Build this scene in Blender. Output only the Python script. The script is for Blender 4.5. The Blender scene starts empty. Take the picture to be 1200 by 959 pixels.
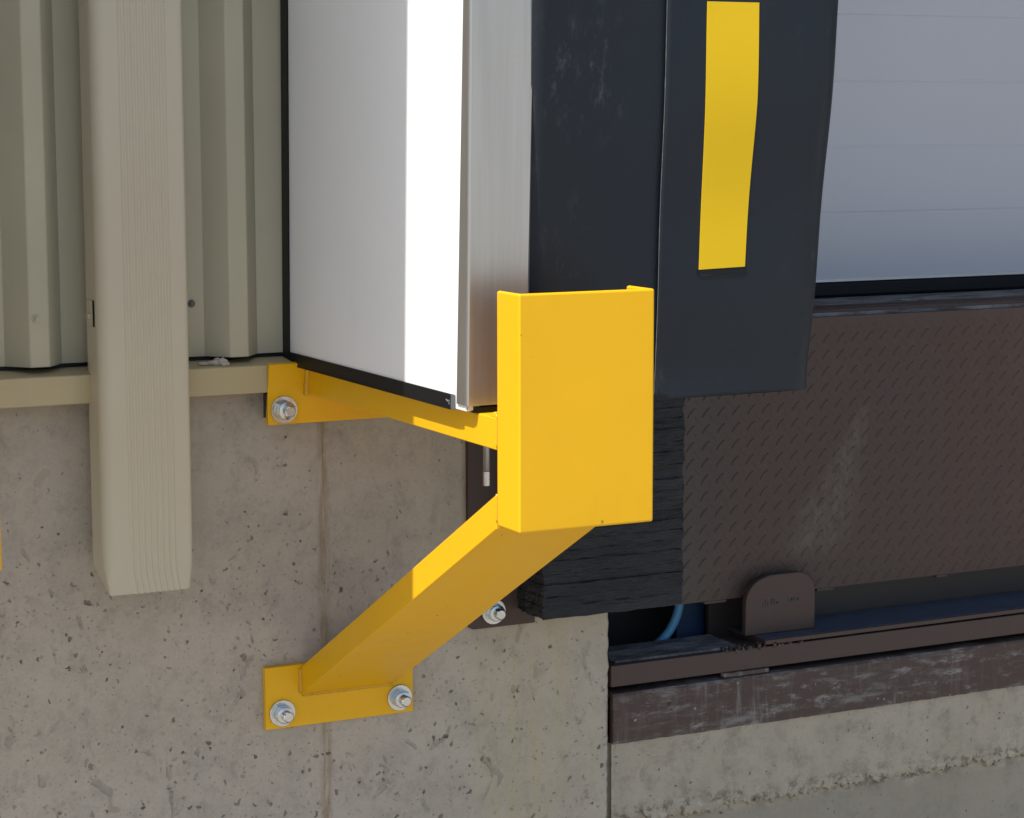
import bpy, bmesh, math, random
from mathutils import Vector, Matrix, noise
random.seed(7)
R = math.radians
scene = bpy.context.scene
COL = scene.collection

# ------------------------------------------------------------------ node helpers
class NT:
    def __init__(s, name, rough=0.5, metal=0.0, spec=0.5):
        s.m = bpy.data.materials.new(name); s.m.use_nodes = True
        s.t = s.m.node_tree; s.n = s.t.nodes; s.l = s.t.links
        s.b = s.n['Principled BSDF']
        s.b.inputs['Roughness'].default_value = rough
        s.b.inputs['Metallic'].default_value = metal
        s.b.inputs['Specular IOR Level'].default_value = spec
        s.co = s.n.new('ShaderNodeTexCoord').outputs['Object']
        s._xyz = None
    def put(s, sock, v):
        if v is None: return
        if isinstance(v, bpy.types.NodeSocket): s.l.new(v, sock)
        elif isinstance(v, (tuple, list)):
            sock.default_value = (*v, 1.0) if len(sock.default_value) == 4 and len(v) == 3 else v
        else: sock.default_value = v
    def math(s, op, a, b=None, c=None, clamp=False):
        n = s.n.new('ShaderNodeMath'); n.operation = op; n.use_clamp = clamp
        s.put(n.inputs[0], a); s.put(n.inputs[1], b); s.put(n.inputs[2], c)
        return n.outputs[0]
    def xyz(s):
        if s._xyz is None:
            n = s.n.new('ShaderNodeSeparateXYZ'); s.l.new(s.co, n.inputs[0]); s._xyz = n.outputs
        return s._xyz
    def vscale(s, v, sc):
        n = s.n.new('ShaderNodeVectorMath'); n.operation = 'MULTIPLY'
        s.put(n.inputs[0], v); n.inputs[1].default_value = sc
        return n.outputs[0]
    def noise(s, scale, detail=4, rough=0.55, vec=None, stretch=None, out='Fac'):
        n = s.n.new('ShaderNodeTexNoise'); v = vec or s.co
        if stretch: v = s.vscale(v, stretch)
        s.l.new(v, n.inputs['Vector'])
        n.inputs['Scale'].default_value = scale; n.inputs['Detail'].default_value = detail
        n.inputs['Roughness'].default_value = rough
        return n.outputs[out]
    def vor(s, scale, vec=None):
        n = s.n.new('ShaderNodeTexVoronoi'); s.l.new(vec or s.co, n.inputs['Vector'])
        n.inputs['Scale'].default_value = scale
        return n.outputs['Distance'], n.outputs['Color']
    def ss(s, v, a, b, lo=0.0, hi=1.0):
        n = s.n.new('ShaderNodeMapRange'); n.interpolation_type = 'SMOOTHSTEP'
        s.put(n.inputs[0], v); s.put(n.inputs[1], a); s.put(n.inputs[2], b)
        n.inputs[3].default_value = lo; n.inputs[4].default_value = hi
        return n.outputs[0]
    def mix(s, f, a, b, mode='MIX'):
        n = s.n.new('ShaderNodeMix'); n.data_type = 'RGBA'; n.blend_type = mode
        s.put(n.inputs[0], f); s.put(n.inputs[6], a); s.put(n.inputs[7], b)
        return n.outputs[2]
    def warp(s, scale, amt, detail=2):
        c = s.noise(scale, detail, out='Color')
        n = s.n.new('ShaderNodeVectorMath'); n.operation = 'MULTIPLY_ADD'
        s.l.new(c, n.inputs[0]); n.inputs[1].default_value = (amt, amt, amt); s.l.new(s.co, n.inputs[2])
        return n.outputs[0]
    def color(s, c): s.put(s.b.inputs['Base Color'], c)
    def rough(s, c): s.put(s.b.inputs['Roughness'], c)
    def bump(s, h, strength=0.3, dist=0.002):
        n = s.n.new('ShaderNodeBump'); n.inputs['Strength'].default_value = strength
        n.inputs['Distance'].default_value = dist; s.l.new(h, n.inputs['Height'])
        s.l.new(n.outputs[0], s.b.inputs['Normal'])

# ------------------------------------------------------------------ materials
def mat_concrete(lower=False):
    k = NT('concrete', 0.88, 0, 0.3)
    X, Y, Z = k.xyz()
    big = k.noise(2.3, 5, 0.6); mid = k.noise(11, 6, 0.65); fine = k.noise(160, 4, 0.7)
    c = k.mix(k.ss(big, .32, .68), (.375, .322, .258), (.45, .392, .318))
    c = k.mix(k.ss(mid, .40, .72, 0, .6), c, (.265, .235, .195))
    streak = k.noise(7, 5, .6, stretch=(3.2, 1, .25))
    c = k.mix(k.ss(streak, .5, .75, 0, .45), c, (.40, .34, .245))
    c = k.mix(k.ss(fine, .3, .7, 0, .45), c, (.45, .40, .325))
    c = k.mix(k.ss(k.noise(34, 6, .75), .50, .72, 0, .45), c, (.25, .22, .18))
    # board joint stain
    dx = k.math('ABSOLUTE', k.math('SUBTRACT', k.math('ADD', X, k.math('MULTIPLY', mid, .012)), 1.2705))
    c = k.mix(k.math('MULTIPLY', k.ss(dx, .014, .001), k.ss(k.noise(18, 5, .7, stretch=(6, 1, .5)), .34, .64, 0, .9)), c, (.25, .18, .10))
    # rust yellow run below the bumper bracket and the ledge
    dz = k.math('MULTIPLY', k.ss(X, 1.50, 1.58), k.ss(X, 1.76, 1.66))
    c = k.mix(k.math('MULTIPLY', dz, k.ss(streak, .38, .62, 0, .6)), c, (.40, .34, .20))
    low = k.ss(X, 1.777, 1.785)
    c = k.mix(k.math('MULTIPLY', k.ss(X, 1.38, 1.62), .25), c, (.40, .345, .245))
    c = k.mix(k.math('MULTIPLY', low, k.ss(k.noise(5, 4), .35, .65, .25, .75)), c, (.33, .285, .21))
    c = k.mix(k.math('MULTIPLY', low, k.ss(k.noise(22, 6, .75), .48, .68, 0, .6)), c, (.215, .185, .145))
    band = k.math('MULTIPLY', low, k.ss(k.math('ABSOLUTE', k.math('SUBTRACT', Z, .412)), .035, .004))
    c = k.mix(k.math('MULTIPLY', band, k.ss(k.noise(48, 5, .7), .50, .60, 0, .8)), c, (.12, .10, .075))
    c = k.mix(k.math('MULTIPLY', band, k.ss(k.noise(31, 5, .7, stretch=(1, 1, 1.6)), .54, .66, 0, .7)), c, (.45, .42, .36))
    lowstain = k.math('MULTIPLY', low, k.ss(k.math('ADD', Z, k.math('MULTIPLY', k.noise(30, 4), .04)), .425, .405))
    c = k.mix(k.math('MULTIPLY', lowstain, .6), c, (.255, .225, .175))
    # bug holes
    w = k.warp(70, .022, 4); w2 = k.warp(48, .036, 4)
    dens = k.ss(k.math('ADD', k.noise(3.1, 3), k.math('MULTIPLY', Z, -.38)), -.02, .30, .30, 1.0)
    dens = k.math('MULTIPLY', dens, k.math('SUBTRACT', 1.0, k.math('MULTIPLY', low, .35)))
    def holes(scale, vec, thr, rmax):
        d, col = k.vor(scale, vec)
        sep = k.n.new('ShaderNodeSeparateColor'); k.l.new(col, sep.inputs[0])
        on = k.math('MULTIPLY', k.ss(sep.outputs[0], thr, thr + .3), dens)
        r = k.math('MULTIPLY', on, k.math('MULTIPLY_ADD', k.math('POWER', sep.outputs[1], 2.5), rmax * .78, rmax * .22))
        m = k.ss(k.math('SUBTRACT', r, d), -.05, .16)
        return k.math('MULTIPLY', m, k.math('MULTIPLY_ADD', k.math('POWER', sep.outputs[2], 2.2), .78, .22))
    h1 = holes(92, w, .10, .36); h2 = holes(33, w2, .55, .24); h3 = holes(13, k.warp(26, .10, 5), .56, .26); h0 = holes(170, k.co, .10, .42)
    gouge = k.ss(k.noise(30, 3, .5, vec=k.warp(8, .16), stretch=(1, 1, .42)), .63, .72)
    sm = k.ss(k.noise(19, 6, .78, stretch=(1, 1, .75)), .50, .74)
    c = k.mix(k.math('MULTIPLY', sm, .45), c, (.17, .152, .125))
    c = k.mix(k.math('MULTIPLY', gouge, k.math('MULTIPLY', dens, .36)), c, (.15, .135, .11))
    c = k.mix(k.math('MULTIPLY', h0, .6), c, (.13, .11, .09))
    c = k.mix(k.math('MULTIPLY', h3, .5), c, (.17, .148, .12))
    c = k.mix(k.math('MULTIPLY', h1, .85), c, (.075, .062, .05))
    c = k.mix(k.math('MULTIPLY', h2, .85), c, (.06, .053, .044))
    k.color(c)
    h = k.math('ADD', k.math('MULTIPLY', fine, .35), k.math('MULTIPLY', mid, .8))
    h = k.math('SUBTRACT', h, k.math('MULTIPLY', h1, 1.3)); h = k.math('SUBTRACT', h, k.math('MULTIPLY', h2, 2.0))
    h = k.math('SUBTRACT', h, k.math('MULTIPLY', h3, .8)); h = k.math('SUBTRACT', h, k.math('MULTIPLY', k.math('MULTIPLY', gouge, dens), .7))
    k.bump(h, .9, .003)
    return k.m

def mat_paint(name, base, rough=.42, var=.06, dirt=(.3, .25, .2), dirt_amt=.15, spec=.5, bumpd=.0006, bscale=55, coat=0, dark_spots=0):
    k = NT(name, rough, 0, spec)
    n = k.noise(4, 4); f = k.noise(bscale, 3)
    b2 = tuple(max(0, v * (1 - var * 2)) for v in base)
    c = k.mix(k.ss(n, .3, .7), base, b2)
    c = k.mix(k.math('MULTIPLY', k.ss(k.noise(16, 6, .7, stretch=(1, 1, .4)), .55, .8), dirt_amt), c, dirt)
    if dark_spots:
        d, col = k.vor(70, k.warp(60, .012))
        sep = k.n.new('ShaderNodeSeparateColor'); k.l.new(col, sep.inputs[0])
        sp = k.math('MULTIPLY', k.ss(d, .20, .08), k.ss(sep.outputs[0], .84, .93))
        sp = k.math('MULTIPLY', sp, k.ss(k.noise(6, 2), .50, .60))
        c = k.mix(k.math('MULTIPLY', sp, dark_spots), c, (.05, .035, .02))
    k.color(c)
    k.rough(k.ss(k.noise(9, 5), .25, .75, rough - .07, rough + .1))
    k.bump(k.math('ADD', f, k.math('MULTIPLY', n, .6)), .35, bumpd)
    if coat:
        k.b.inputs['Coat Weight'].default_value = coat; k.b.inputs['Coat Roughness'].default_value = .25
    return k.m

def mat_steel():
    k = NT('brushed stainless steel', .32, .88)
    g = k.noise(90, 4, .6, stretch=(1, 1, .02)); n = k.noise(6, 5)
    c = k.mix(k.ss(g, .3, .7), (.44, .428, .41), (.49, .477, .463))
    c = k.mix(k.ss(k.noise(70, 5, .7), .66, .74, 0, .35), c, (.33, .31, .28))
    k.color(c); k.rough(k.ss(n, .3, .7, .27, .40)); k.bump(g, .05, .0004)
    return k.m

def mat_zinc():
    k = NT('zinc plated steel', .22, 1.0)
    n = k.noise(90, 3)
    k.color(k.mix(n, (.62, .63, .62), (.50, .50, .47))); k.rough(k.ss(n, .3, .7, .16, .30)); k.bump(n, .1, .0003)
    return k.m

def mat_vinyl():
    k = NT('black vinyl', .5, 0, .3)
    X, Y, Z = k.xyz()
    n = k.noise(5, 4); f = k.noise(420, 2)
    c = k.mix(k.ss(n, .3, .7), (.0068, .0110, .0170), (.0105, .0138, .0185))
    # chalky rub marks low on the pad and a scuffed patch near the steel corner
    rub = k.math('MULTIPLY', k.ss(k.noise(17, 6, .75, stretch=(1.5, 1, .8)), .54, .74), k.ss(k.noise(4.5, 2), .5, .66))
    c = k.mix(k.math('MULTIPLY', rub, .20), c, (.13, .14, .15))
    pm = k.math('MULTIPLY', k.ss(k.math('ABSOLUTE', k.math('SUBTRACT', X, .155)), .10, .02), k.ss(k.math('ABSOLUTE', k.math('SUBTRACT', Z, .425)), .11, .02))
    pm = k.math('MULTIPLY', pm, k.ss(k.noise(26, 6, .75, stretch=(1.5, 1, .75)), .50, .72))
    c = k.mix(k.math('MULTIPLY', pm, .55), c, (.10, .11, .115))
    sc = k.ss(k.noise(40, 4, .7, stretch=(.25, 1, 1)), .70, .80, 0, .10)
    c = k.mix(sc, c, (.2, .2, .2))
    k.color(c); k.rough(k.ss(n, .3, .7, .44, .6))
    k.bump(k.math('ADD', f, k.math('MULTIPLY', n, 3.0)), .25, .0012)
    return k.m

def mat_stripe():
    k = NT('yellow woven vinyl', .6, 0, .2)
    n = k.noise(6, 4); wv = k.noise(330, 2, .5, stretch=(.35, 1, 1.6))
    k.color(k.mix(n, (.65, .415, .008), (.71, .455, .010)))
    k.bump(k.math('ADD', wv, k.math('MULTIPLY', n, 2)), .12, .0006)
    return k.m

def mat_brown(name='brown painted steel', lip=False, streaks=False):
    k = NT(name, .5, 0, .35)
    X, Y, Z = k.xyz()
    n = k.noise(3.2, 5, .6); f = k.noise(140, 4, .7)
    c = k.mix(k.ss(n, .32, .68), (.058, .034, .027), (.065, .043, .034))
    c = k.mix(k.ss(k.noise(20, 6, .7), .52, .8, 0, .45), c, (.068, .053, .042))
    c = k.mix(k.ss(f, .6, .8, 0, .22), c, (.12, .09, .07))
    if lip:
        rr = k.math('MULTIPLY', k.ss(X, .55, .85), k.ss(k.noise(5, 4), .40, .6))
        c = k.mix(k.math('MULTIPLY', rr, .30), c, (.100, .05, .03))
        lf = k.math('MULTIPLY', k.ss(X, .26, .05), .7)
        c = k.mix(lf, c, (.068, .062, .05))
        # long pale drag mark running down to the left
        u = k.math('ADD', k.math('SUBTRACT', X, 0.4746), k.math('MULTIPLY', k.math('SUBTRACT', Z, 0.3393), -0.3953))
        u = k.math('ADD', u, k.math('MULTIPLY', k.math('SUBTRACT', k.noise(18, 5, .7), .5), .07))
        wdt = k.ss(Z, .38, .14, .022, .10)
        mk = k.math('MULTIPLY', k.ss(k.math('DIVIDE', k.math('ABSOLUTE', u), wdt), 1.0, .2), k.math('MULTIPLY', k.ss(Z, .40, .34), k.ss(Z, .10, .15)))
        mk = k.math('MULTIPLY', mk, k.ss(k.noise(60, 5, .75, stretch=(1.3, 1, .6)), .30, .70))
        c = k.mix(k.math('MULTIPLY', mk, .38), c, (.16, .145, .12))
    if streaks:
        st = k.math('MULTIPLY', k.ss(k.noise(75, 5, .7, stretch=(1, 1, .10)), .50, .72), k.ss(k.noise(6, 3, stretch=(1, 1, .5)), .40, .62))
        c = k.mix(k.math('MULTIPLY', st, .5), c, (.25, .23, .215))
        c = k.mix(k.ss(k.noise(12, 8, .78, stretch=(.55, 1, 2.6)), .50, .68, 0, .8), c, (.20, .188, .175))
        c = k.mix(k.math('MULTIPLY', k.ss(k.noise(40, 6, .8, stretch=(.5, 1, 1.5)), .52, .66), k.ss(k.noise(5, 4, stretch=(1, 1, 3)), .45, .6, 0, .6)), c, (.30, .28, .26))
        d, col = k.vor(38, k.warp(30, .02))
        c = k.mix(k.ss(d, .10, .04, 0, .5), c, (.42, .40, .36))
    k.color(c); k.rough(k.ss(n, .3, .7, .42, .62)); k.bump(k.math('ADD', f, k.noise(30, 4)), .4, .001)
    return k.m

def mat_dusty():
    k = NT('dusty worn steel', .7, 0, .4)
    n = k.noise(22, 6, .7, stretch=(.5, 1.5, 1)); f = k.noise(180, 4, .7)
    c = k.mix(k.ss(n, .35, .65), (.06, .055, .055), (.24, .235, .235))
    c = k.mix(k.ss(f, .55, .75, 0, .6), c, (.30, .29, .28))
    k.color(c); k.bump(k.math('ADD', n, f), .8, .004)
    return k.m

def mat_rubber():
    k = NT('laminated black rubber', .62, 0, .45)
    n = k.noise(9, 6, .7, stretch=(.7, .7, 3)); f = k.noise(150, 4, .7, stretch=(.25, .25, 1.4))
    c = k.mix(k.ss(n, .35, .7), (.012, .013, .0145), (.026, .027, .03))
    c = k.mix(k.ss(f, .62, .8, 0, .5), c, (.06, .06, .062))
    k.color(c); k.bump(k.math('ADD', k.math('MULTIPLY', n, 1.6), k.math('ADD', f, k.noise(60, 5, .7, stretch=(.2, .2, 1.6)))), 1.0, .006)
    return k.m

def mat_plain(name, c, rough=.5, metal=0, amp=.15, spec=.5):
    k = NT(name, rough, metal, spec); n = k.noise(25, 5, .65)
    k.color(k.mix(n, tuple(v * (1 - amp) for v in c), tuple(v * (1 + amp) for v in c))); k.bump(n, .2, .0008)
    return k.m

def mat_white_panel():
    k = NT('white vinyl coated panel', .42, 0, .5)
    n = k.noise(3, 3); f = k.noise(260, 2)
    c = k.mix(n, (.80, .80, .80), (.85, .85, .845))
    c = k.mix(k.ss(k.noise(12, 6, .7, stretch=(1, 1, .35)), .55, .8, 0, .12), c, (.5, .48, .45))
    k.color(c); k.bump(k.math('ADD', f, k.math('MULTIPLY', n, 4)), .12, .0012)
    return k.m

def mat_door():
    k = NT('white door skin', .5, 0, .4)
    n = k.noise(4, 4); f = k.noise(220, 3)
    c = k.mix(n, (.50, .50, .525), (.54, .54, .56))
    c = k.mix(k.ss(k.noise(9, 6, .7), .58, .8, 0, .12), c, (.45, .44, .43))
    k.color(c); k.bump(f, .2, .0006)
    return k.m

def mat_ground():
    k = NT('concrete apron', .9, 0, .3)
    n = k.noise(.6, 6); f = k.noise(60, 5, .7)
    c = k.mix(k.ss(n, .3, .7), (.30, .285, .26), (.39, .37, .335))
    c = k.mix(k.ss(f, .5, .8, 0, .5), c, (.25, .24, .22))
    k.color(c); k.bump(f, .5, .003)
    return k.m

M = dict(
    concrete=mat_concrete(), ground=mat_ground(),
    siding=mat_paint('tan siding paint', (.455, .418, .30), .45, .03, (.36, .33, .25), .05, .35, .0003, 30),
    spout=mat_paint('tan downspout paint', (.51, .455, .34), .42, .02, (.44, .39, .29), .0, .35, .0001, 6),
    flash=mat_paint('beige flashing paint', (.44, .365, .205), .45, .05, (.3, .25, .15), .25),
    yellow=mat_paint('safety yellow paint', (.77, .415, .006), .40, .03, (.60, .30, .008), .22, .28, .0005, 45, dark_spots=.8),
    steel=mat_steel(), zinc=mat_zinc(), vinyl=mat_vinyl(), stripe=mat_stripe(),
    lip=mat_brown('brown tread plate', lip=True), brown=mat_brown(), curb=mat_brown('scraped curb steel', streaks=True),
    dusty=mat_dusty(), rubber=mat_rubber(), white=mat_white_panel(), door=mat_door(),
    trim=mat_plain('black plastic trim', (.0065, .007, .008), .5, 0, .15, .25), dark=mat_plain('dark pit steel', (.03, .031, .033), .6),
    blue=mat_plain('deep blue paint', (.012, .035, .085), .4), hose=mat_plain('light blue hose', (.09, .30, .50), .45),
    sky_tint=mat_plain('steel tinted with sky reflection', (.05, .068, .10), .35, .0, .6, .6),  # blue of the reflected sky put into the base colour
    alu=mat_plain('pale aluminium', (.60, .60, .60), .4, .6), thread=mat_plain('pale thread', (.13, .13, .128), .8),
    scrap=mat_plain('pale sealant scrap', (.42, .36, .30), .8), grime=mat_plain('grimy concrete', (.12, .115, .105), .9),
    weld=mat_paint('yellow paint over weld', (.66, .36, .016), .42, .1, (.3, .2, .03), .7, .45, .0015, 220),
    inside=mat_plain('grey interior', (.25, .25, .25), .9),
)

# ------------------------------------------------------------------ object helpers
ORG = {}
def tag(o, label=None, cat=None, group=None, kind=None):
    if label: o['label'] = label
    if cat: o['category'] = cat
    if group: o['group'] = group
    if kind: o['kind'] = kind
    return o
def thing(name, loc, label, cat, group=None):
    o = bpy.data.objects.new(name, None); o.empty_display_size = .1
    COL.objects.link(o); o.location = loc; ORG[o] = Vector(loc)
    return tag(o, label, cat, group)
def obj(name, bm, mat, parent=None, bevel=0.0, smooth=False, seg=2, org=None):
    o0 = ORG[parent] if parent is not None else Vector(org or (0, 0, 0))
    bm.normal_update()
    if o0.length: bmesh.ops.translate(bm, verts=bm.verts, vec=-o0)
    bmesh.ops.recalc_face_normals(bm, faces=bm.faces)
    me = bpy.data.meshes.new(name); bm.to_mesh(me); bm.free()
    me.materials.append(mat)
    if smooth:
        for p in me.polygons: p.use_smooth = True
    o = bpy.data.objects.new(name, me); COL.objects.link(o)
    if parent is not None: o.parent = parent
    else: o.location = o0
    ORG[o] = o0
    if bevel:
        b = o.modifiers.new('bevel', 'BEVEL'); b.width = bevel; b.segments = seg; b.limit_method = 'ANGLE'; b.angle_limit = R(40)
        for p in me.polygons: p.use_smooth = True
        b.harden_normals = True
    return o
def copy_tree(o, parent=None):
    c = o.copy(); COL.objects.link(c); c.parent = parent
    for ch in [x for x in o.children]: copy_tree(ch, c)
    return c
def BM(): return bmesh.new()
def box(bm, x0, x1, y0, y1, z0, z1):
    v = [bm.verts.new(p) for p in ((x0,y0,z0),(x1,y0,z0),(x1,y1,z0),(x0,y1,z0),(x0,y0,z1),(x1,y0,z1),(x1,y1,z1),(x0,y1,z1))]
    for f in ((0,3,2,1),(4,5,6,7),(0,1,5,4),(1,2,6,5),(2,3,7,6),(3,0,4,7)): bm.faces.new([v[i] for i in f])
    return bm
def hexa(bm, p):      # eight corner points, bottom four then top four
    v = [bm.verts.new(q) for q in p]
    for f in ((0,3,2,1),(4,5,6,7),(0,1,5,4),(1,2,6,5),(2,3,7,6),(3,0,4,7)): bm.faces.new([v[i] for i in f])
def prism(bm, pts, fn, a, b):   # pts 2d outline, fn(u,v,t) -> xyz, extruded t=a..b
    A = [bm.verts.new(fn(u, v, a)) for u, v in pts]; B = [bm.verts.new(fn(u, v, b)) for u, v in pts]
    n = len(pts)
    bm.faces.new(A); bm.faces.new(B[::-1])
    for i in range(n):
        j = (i + 1) % n; bm.faces.new((A[i], B[i], B[j], A[j]))
def cyl(bm, p0, p1, r0, r1=None, seg=20, caps=True, rot=0):
    p0, p1 = Vector(p0), Vector(p1); r1 = r0 if r1 is None else r1
    d = (p1 - p0).normalized(); u = d.orthogonal().normalized(); w = d.cross(u)
    A, B = [], []
    for i in range(seg):
        a = 2 * math.pi * i / seg + rot; e = u * math.cos(a) + w * math.sin(a)
        A.append(bm.verts.new(p0 + e * r0)); B.append(bm.verts.new(p1 + e * r1))
    for i in range(seg):
        j = (i + 1) % seg; bm.faces.new((A[i], A[j], B[j], B[i]))
    if caps: bm.faces.new(A[::-1]); bm.faces.new(B)
def tube(bm, pts, r, seg=8):
    rings = []
    pts = [Vector(p) for p in pts]
    for i, p in enumerate(pts):
        d = (pts[min(i + 1, len(pts) - 1)] - pts[max(i - 1, 0)]).normalized()
        u = d.cross(Vector((.31, .77, .55))).normalized(); w = d.cross(u)
        rr = r[i] if isinstance(r, (list, tuple)) else r
        rings.append([bm.verts.new(p + (u * math.cos(2 * math.pi * k / seg) + w * math.sin(2 * math.pi * k / seg)) * rr) for k in range(seg)])
    for a, b in zip(rings, rings[1:]):
        for k in range(seg):
            bm.faces.new((a[k], a[(k + 1) % seg], b[(k + 1) % seg], b[k]))
    bm.faces.new(rings[0][::-1]); bm.faces.new(rings[-1])
def bead(bm, p0, p1, r, n=None):     # a weld bead with small ripples
    p0, p1 = Vector(p0), Vector(p1); n = n or max(6, int((p1 - p0).length / .004))
    tube(bm, [p0.lerp(p1, i / n) for i in range(n + 1)], [r * (1 + .16 * math.sin(i * 2.2) + random.uniform(-.1, .1)) for i in range(n + 1)], 8)
def sheet(bm, fn, nu, nv, thick=None):   # fn(u,v) -> point, grid of nu x nv quads
    g = [[bm.verts.new(fn(i / nu, j / nv)) for j in range(nv + 1)] for i in range(nu + 1)]
    for i in range(nu):
        for j in range(nv): bm.faces.new((g[i][j], g[i + 1][j], g[i + 1][j + 1], g[i][j + 1]))
    return g
def closed_strip(bm, front, back, nu, nv):   # solid between two parametric sheets
    a = sheet(bm, front, nu, nv); b = sheet(bm, back, nu, nv)
    for i in range(nu):
        bm.faces.new((a[i][0], a[i + 1][0], b[i + 1][0], b[i][0])); bm.faces.new((a[i][nv], b[i][nv], b[i + 1][nv], a[i + 1][nv]))
    for j in range(nv):
        bm.faces.new((a[0][j], b[0][j], b[0][j + 1], a[0][j + 1])); bm.faces.new((a[nu][j], a[nu][j + 1], b[nu][j + 1], b[nu][j]))

PITX0, PITX1, PITZ = 1.778, 3.86, .549
FLOOR = 1.2555

# ------------------------------------------------------------------ ground
bm = BM(); box(bm, -150, 150, -150, 150, -.3, 0)
tag(obj('ground', bm, M['ground']), kind='structure')

# ------------------------------------------------------------------ concrete foundation wall
bm = BM()
def jag(z, s=1.0): return PITX0 + s * (.0035 * noise.noise((z * 55, 3.1, 0)) + .0018 * noise.noise((z * 190, 1.7, 2)))
NZ = 260
def wl_front(u, v):
    z = -.3 + 1.525 * v
    x = -9 + (jag(z) - .004 + 9) * u if u < 1 else jag(z) - .004
    return (x, 0, z)
zs = [-.3 + 1.525 * i / NZ for i in range(NZ + 1)]
cols = [[(-9, 0)], [(-9, .3)]]
rowv = []
for z in zs:
    r = [(-9, .3), (-9, 0), (1.70, 0), (jag(z) - .005, .0), (jag(z, .6) , .005), (PITX0, .02), (PITX0, .3)]
    rowv.append([bm.verts.new((x, y, z)) for x, y in r])
for a, b in zip(rowv, rowv[1:]):
    for k in range(len(a)):
        j = (k + 1) % len(a); bm.faces.new((a[k], a[j], b[j], b[k]))
bm.faces.new(rowv[0][::-1]); bm.faces.new(rowv[-1])
box(bm, PITX0 + .002, PITX1, .0115, .3, -.3, PITZ - .004)
box(bm, PITX1, 9, 0, .3, -.3, 1.225)
# pit: side walls, back wall, floor
box(bm, PITX0 - .2, PITX0, .3, 2.4, -.3, 1.2); box(bm, PITX1, PITX1 + .2, .3, 2.4, -.3, 1.2)
box(bm, PITX0, PITX1, 2.2, 2.4, -.3, 1.2); box(bm, PITX0, PITX1, .3, 2.2, -.3, .35)
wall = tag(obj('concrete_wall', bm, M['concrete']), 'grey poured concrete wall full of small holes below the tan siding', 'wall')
bm = BM()
for xs, rr in ((1.2645, .0022), (1.2735, .0016), (1.2595, .0012)):
    pts, rad = [], []
    for i in range(240):
        z = 0 + 1.185 * i / 239
        pts.append((xs + .0007 * noise.noise((z * 20, xs * 90, 0)), .0006, z)); rad.append(max(.0003, rr * (.75 + .9 * noise.noise((z * 16, xs * 40, 5)))))
    tube(bm, pts, rad, 6)
obj('formwork_seam', bm, M['concrete'], wall)
# thin skim of paste under the pit curb, broken along its lower edge
bm = BM()
N = 900; top, bot, bot2 = [], [], []
for i in range(N + 1):
    x = PITX0 + .004 + (PITX1 - PITX0 - .004) * i / N
    zb = .404 + .010 * noise.noise((x * 7, 0, 1)) + .012 * noise.noise((x * 21, 4, 1)) + .012 * noise.noise((x * 55, 9, 1)) + .008 * noise.noise((x * 150, 9, 3)) + .004 * (x - 2.0)
    zt = PITZ - .0035
    v = [bm.verts.new(p) for p in ((x, -.001, zt), (x, -.001 + .0025 * noise.noise((x * 40, 2, 2)), zb + .010), (x, .001 + .003 * noise.noise((x * 90, 5, 2)), zb + .002), (x, .0117, zb - .001), (x, .0117, zt))]
    if i:
        for k in range(5): bm.faces.new((pv[k], pv[(k + 1) % 5], v[(k + 1) % 5], v[k]))
    pv = v
obj('broken_skim_coat', bm, M['concrete'], wall)

# ------------------------------------------------------------------ siding building shell
bld = thing('metal_siding', (0, 0, 1.241), 'tan ribbed metal siding of the warehouse above the concrete wall', 'siding')
DX0, DX1, DTOP = 1.60, 4.06, 3.95
def profile(x0, x1):
    P = [(x0, 0.0)]
    n0 = int((x0 - 1.106) / .3035) - 2
    for i in range(n0, n0 + 60):
        b = 1.106 + i * .3035
        for dx, dn in ((-.0295, 0), (-.0285, -.001), (-.001, -.034), (.001, -.035), (.0268, -.035), (.0288, -.034), (.054, -.001), (.055, 0)):
            if x0 < b + dx < x1: P.append((b + dx, dn))
    P.append((x1, 0.0)); return P
bm = BM()
for x0, x1, z0, z1 in ((-9, DX0, 1.241, 6.5), (DX0, DX1, DTOP, 6.5), (DX1, 9, 1.241, 6.5)):
    P = profile(x0, x1); pts = P + [(x, y + .0012) for x, y in P[::-1]]
    n = len(P)
    V0 = [bm.verts.new((x, y, z0)) for x, y in pts]; V1 = [bm.verts.new((x, y, z1)) for x, y in pts]
    for i in range(len(pts)):
        j = (i + 1) % len(pts); bm.faces.new((V0[i], V0[j], V1[j], V1[i]))
    for i in range(n - 1):
        for V in (V0, V1): bm.faces.new((V[i], V[i + 1], V[2 * n - 2 - i], V[2 * n - 1 - i]))
obj('siding_sheet', bm, M['siding'], bld)
bm = BM()
box(bm, -9, DX0 - .02, .05, .29, 1.226, 6.5); box(bm, DX1 + .02, 9, .05, .29, 1.226, 6.5); box(bm, DX0 - .02, DX1 + .02, .05, .29, DTOP + .02, 6.5)
obj('backing_wall', bm, M['inside'], bld)
bm = BM(); box(bm, -9.2, 9.2, -.25, 12, 6.52, 6.65); obj('roof', bm, M['siding'], bld)
bm = BM(); box(bm, -9, 9, 11.8, 12, 0, 6.5); box(bm, -9, -8.8, .3, 11.8, 0, 6.5); box(bm, 8.8, 9, .3, 11.8, 0, 6.5); obj('rear_wall', bm, M['inside'], bld)
bm = BM(); box(bm, DX0 - .02, DX0 + .03, .002, .40, 1.226, DTOP + .02); box(bm, DX1 - .03, DX1 + .02, .002, .40, 1.226, DTOP + .02); box(bm, DX0 + .03, DX1 - .03, .002, .40, DTOP - .03, DTOP + .02)
obj('door_frame', bm, M['siding'], bld)
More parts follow.
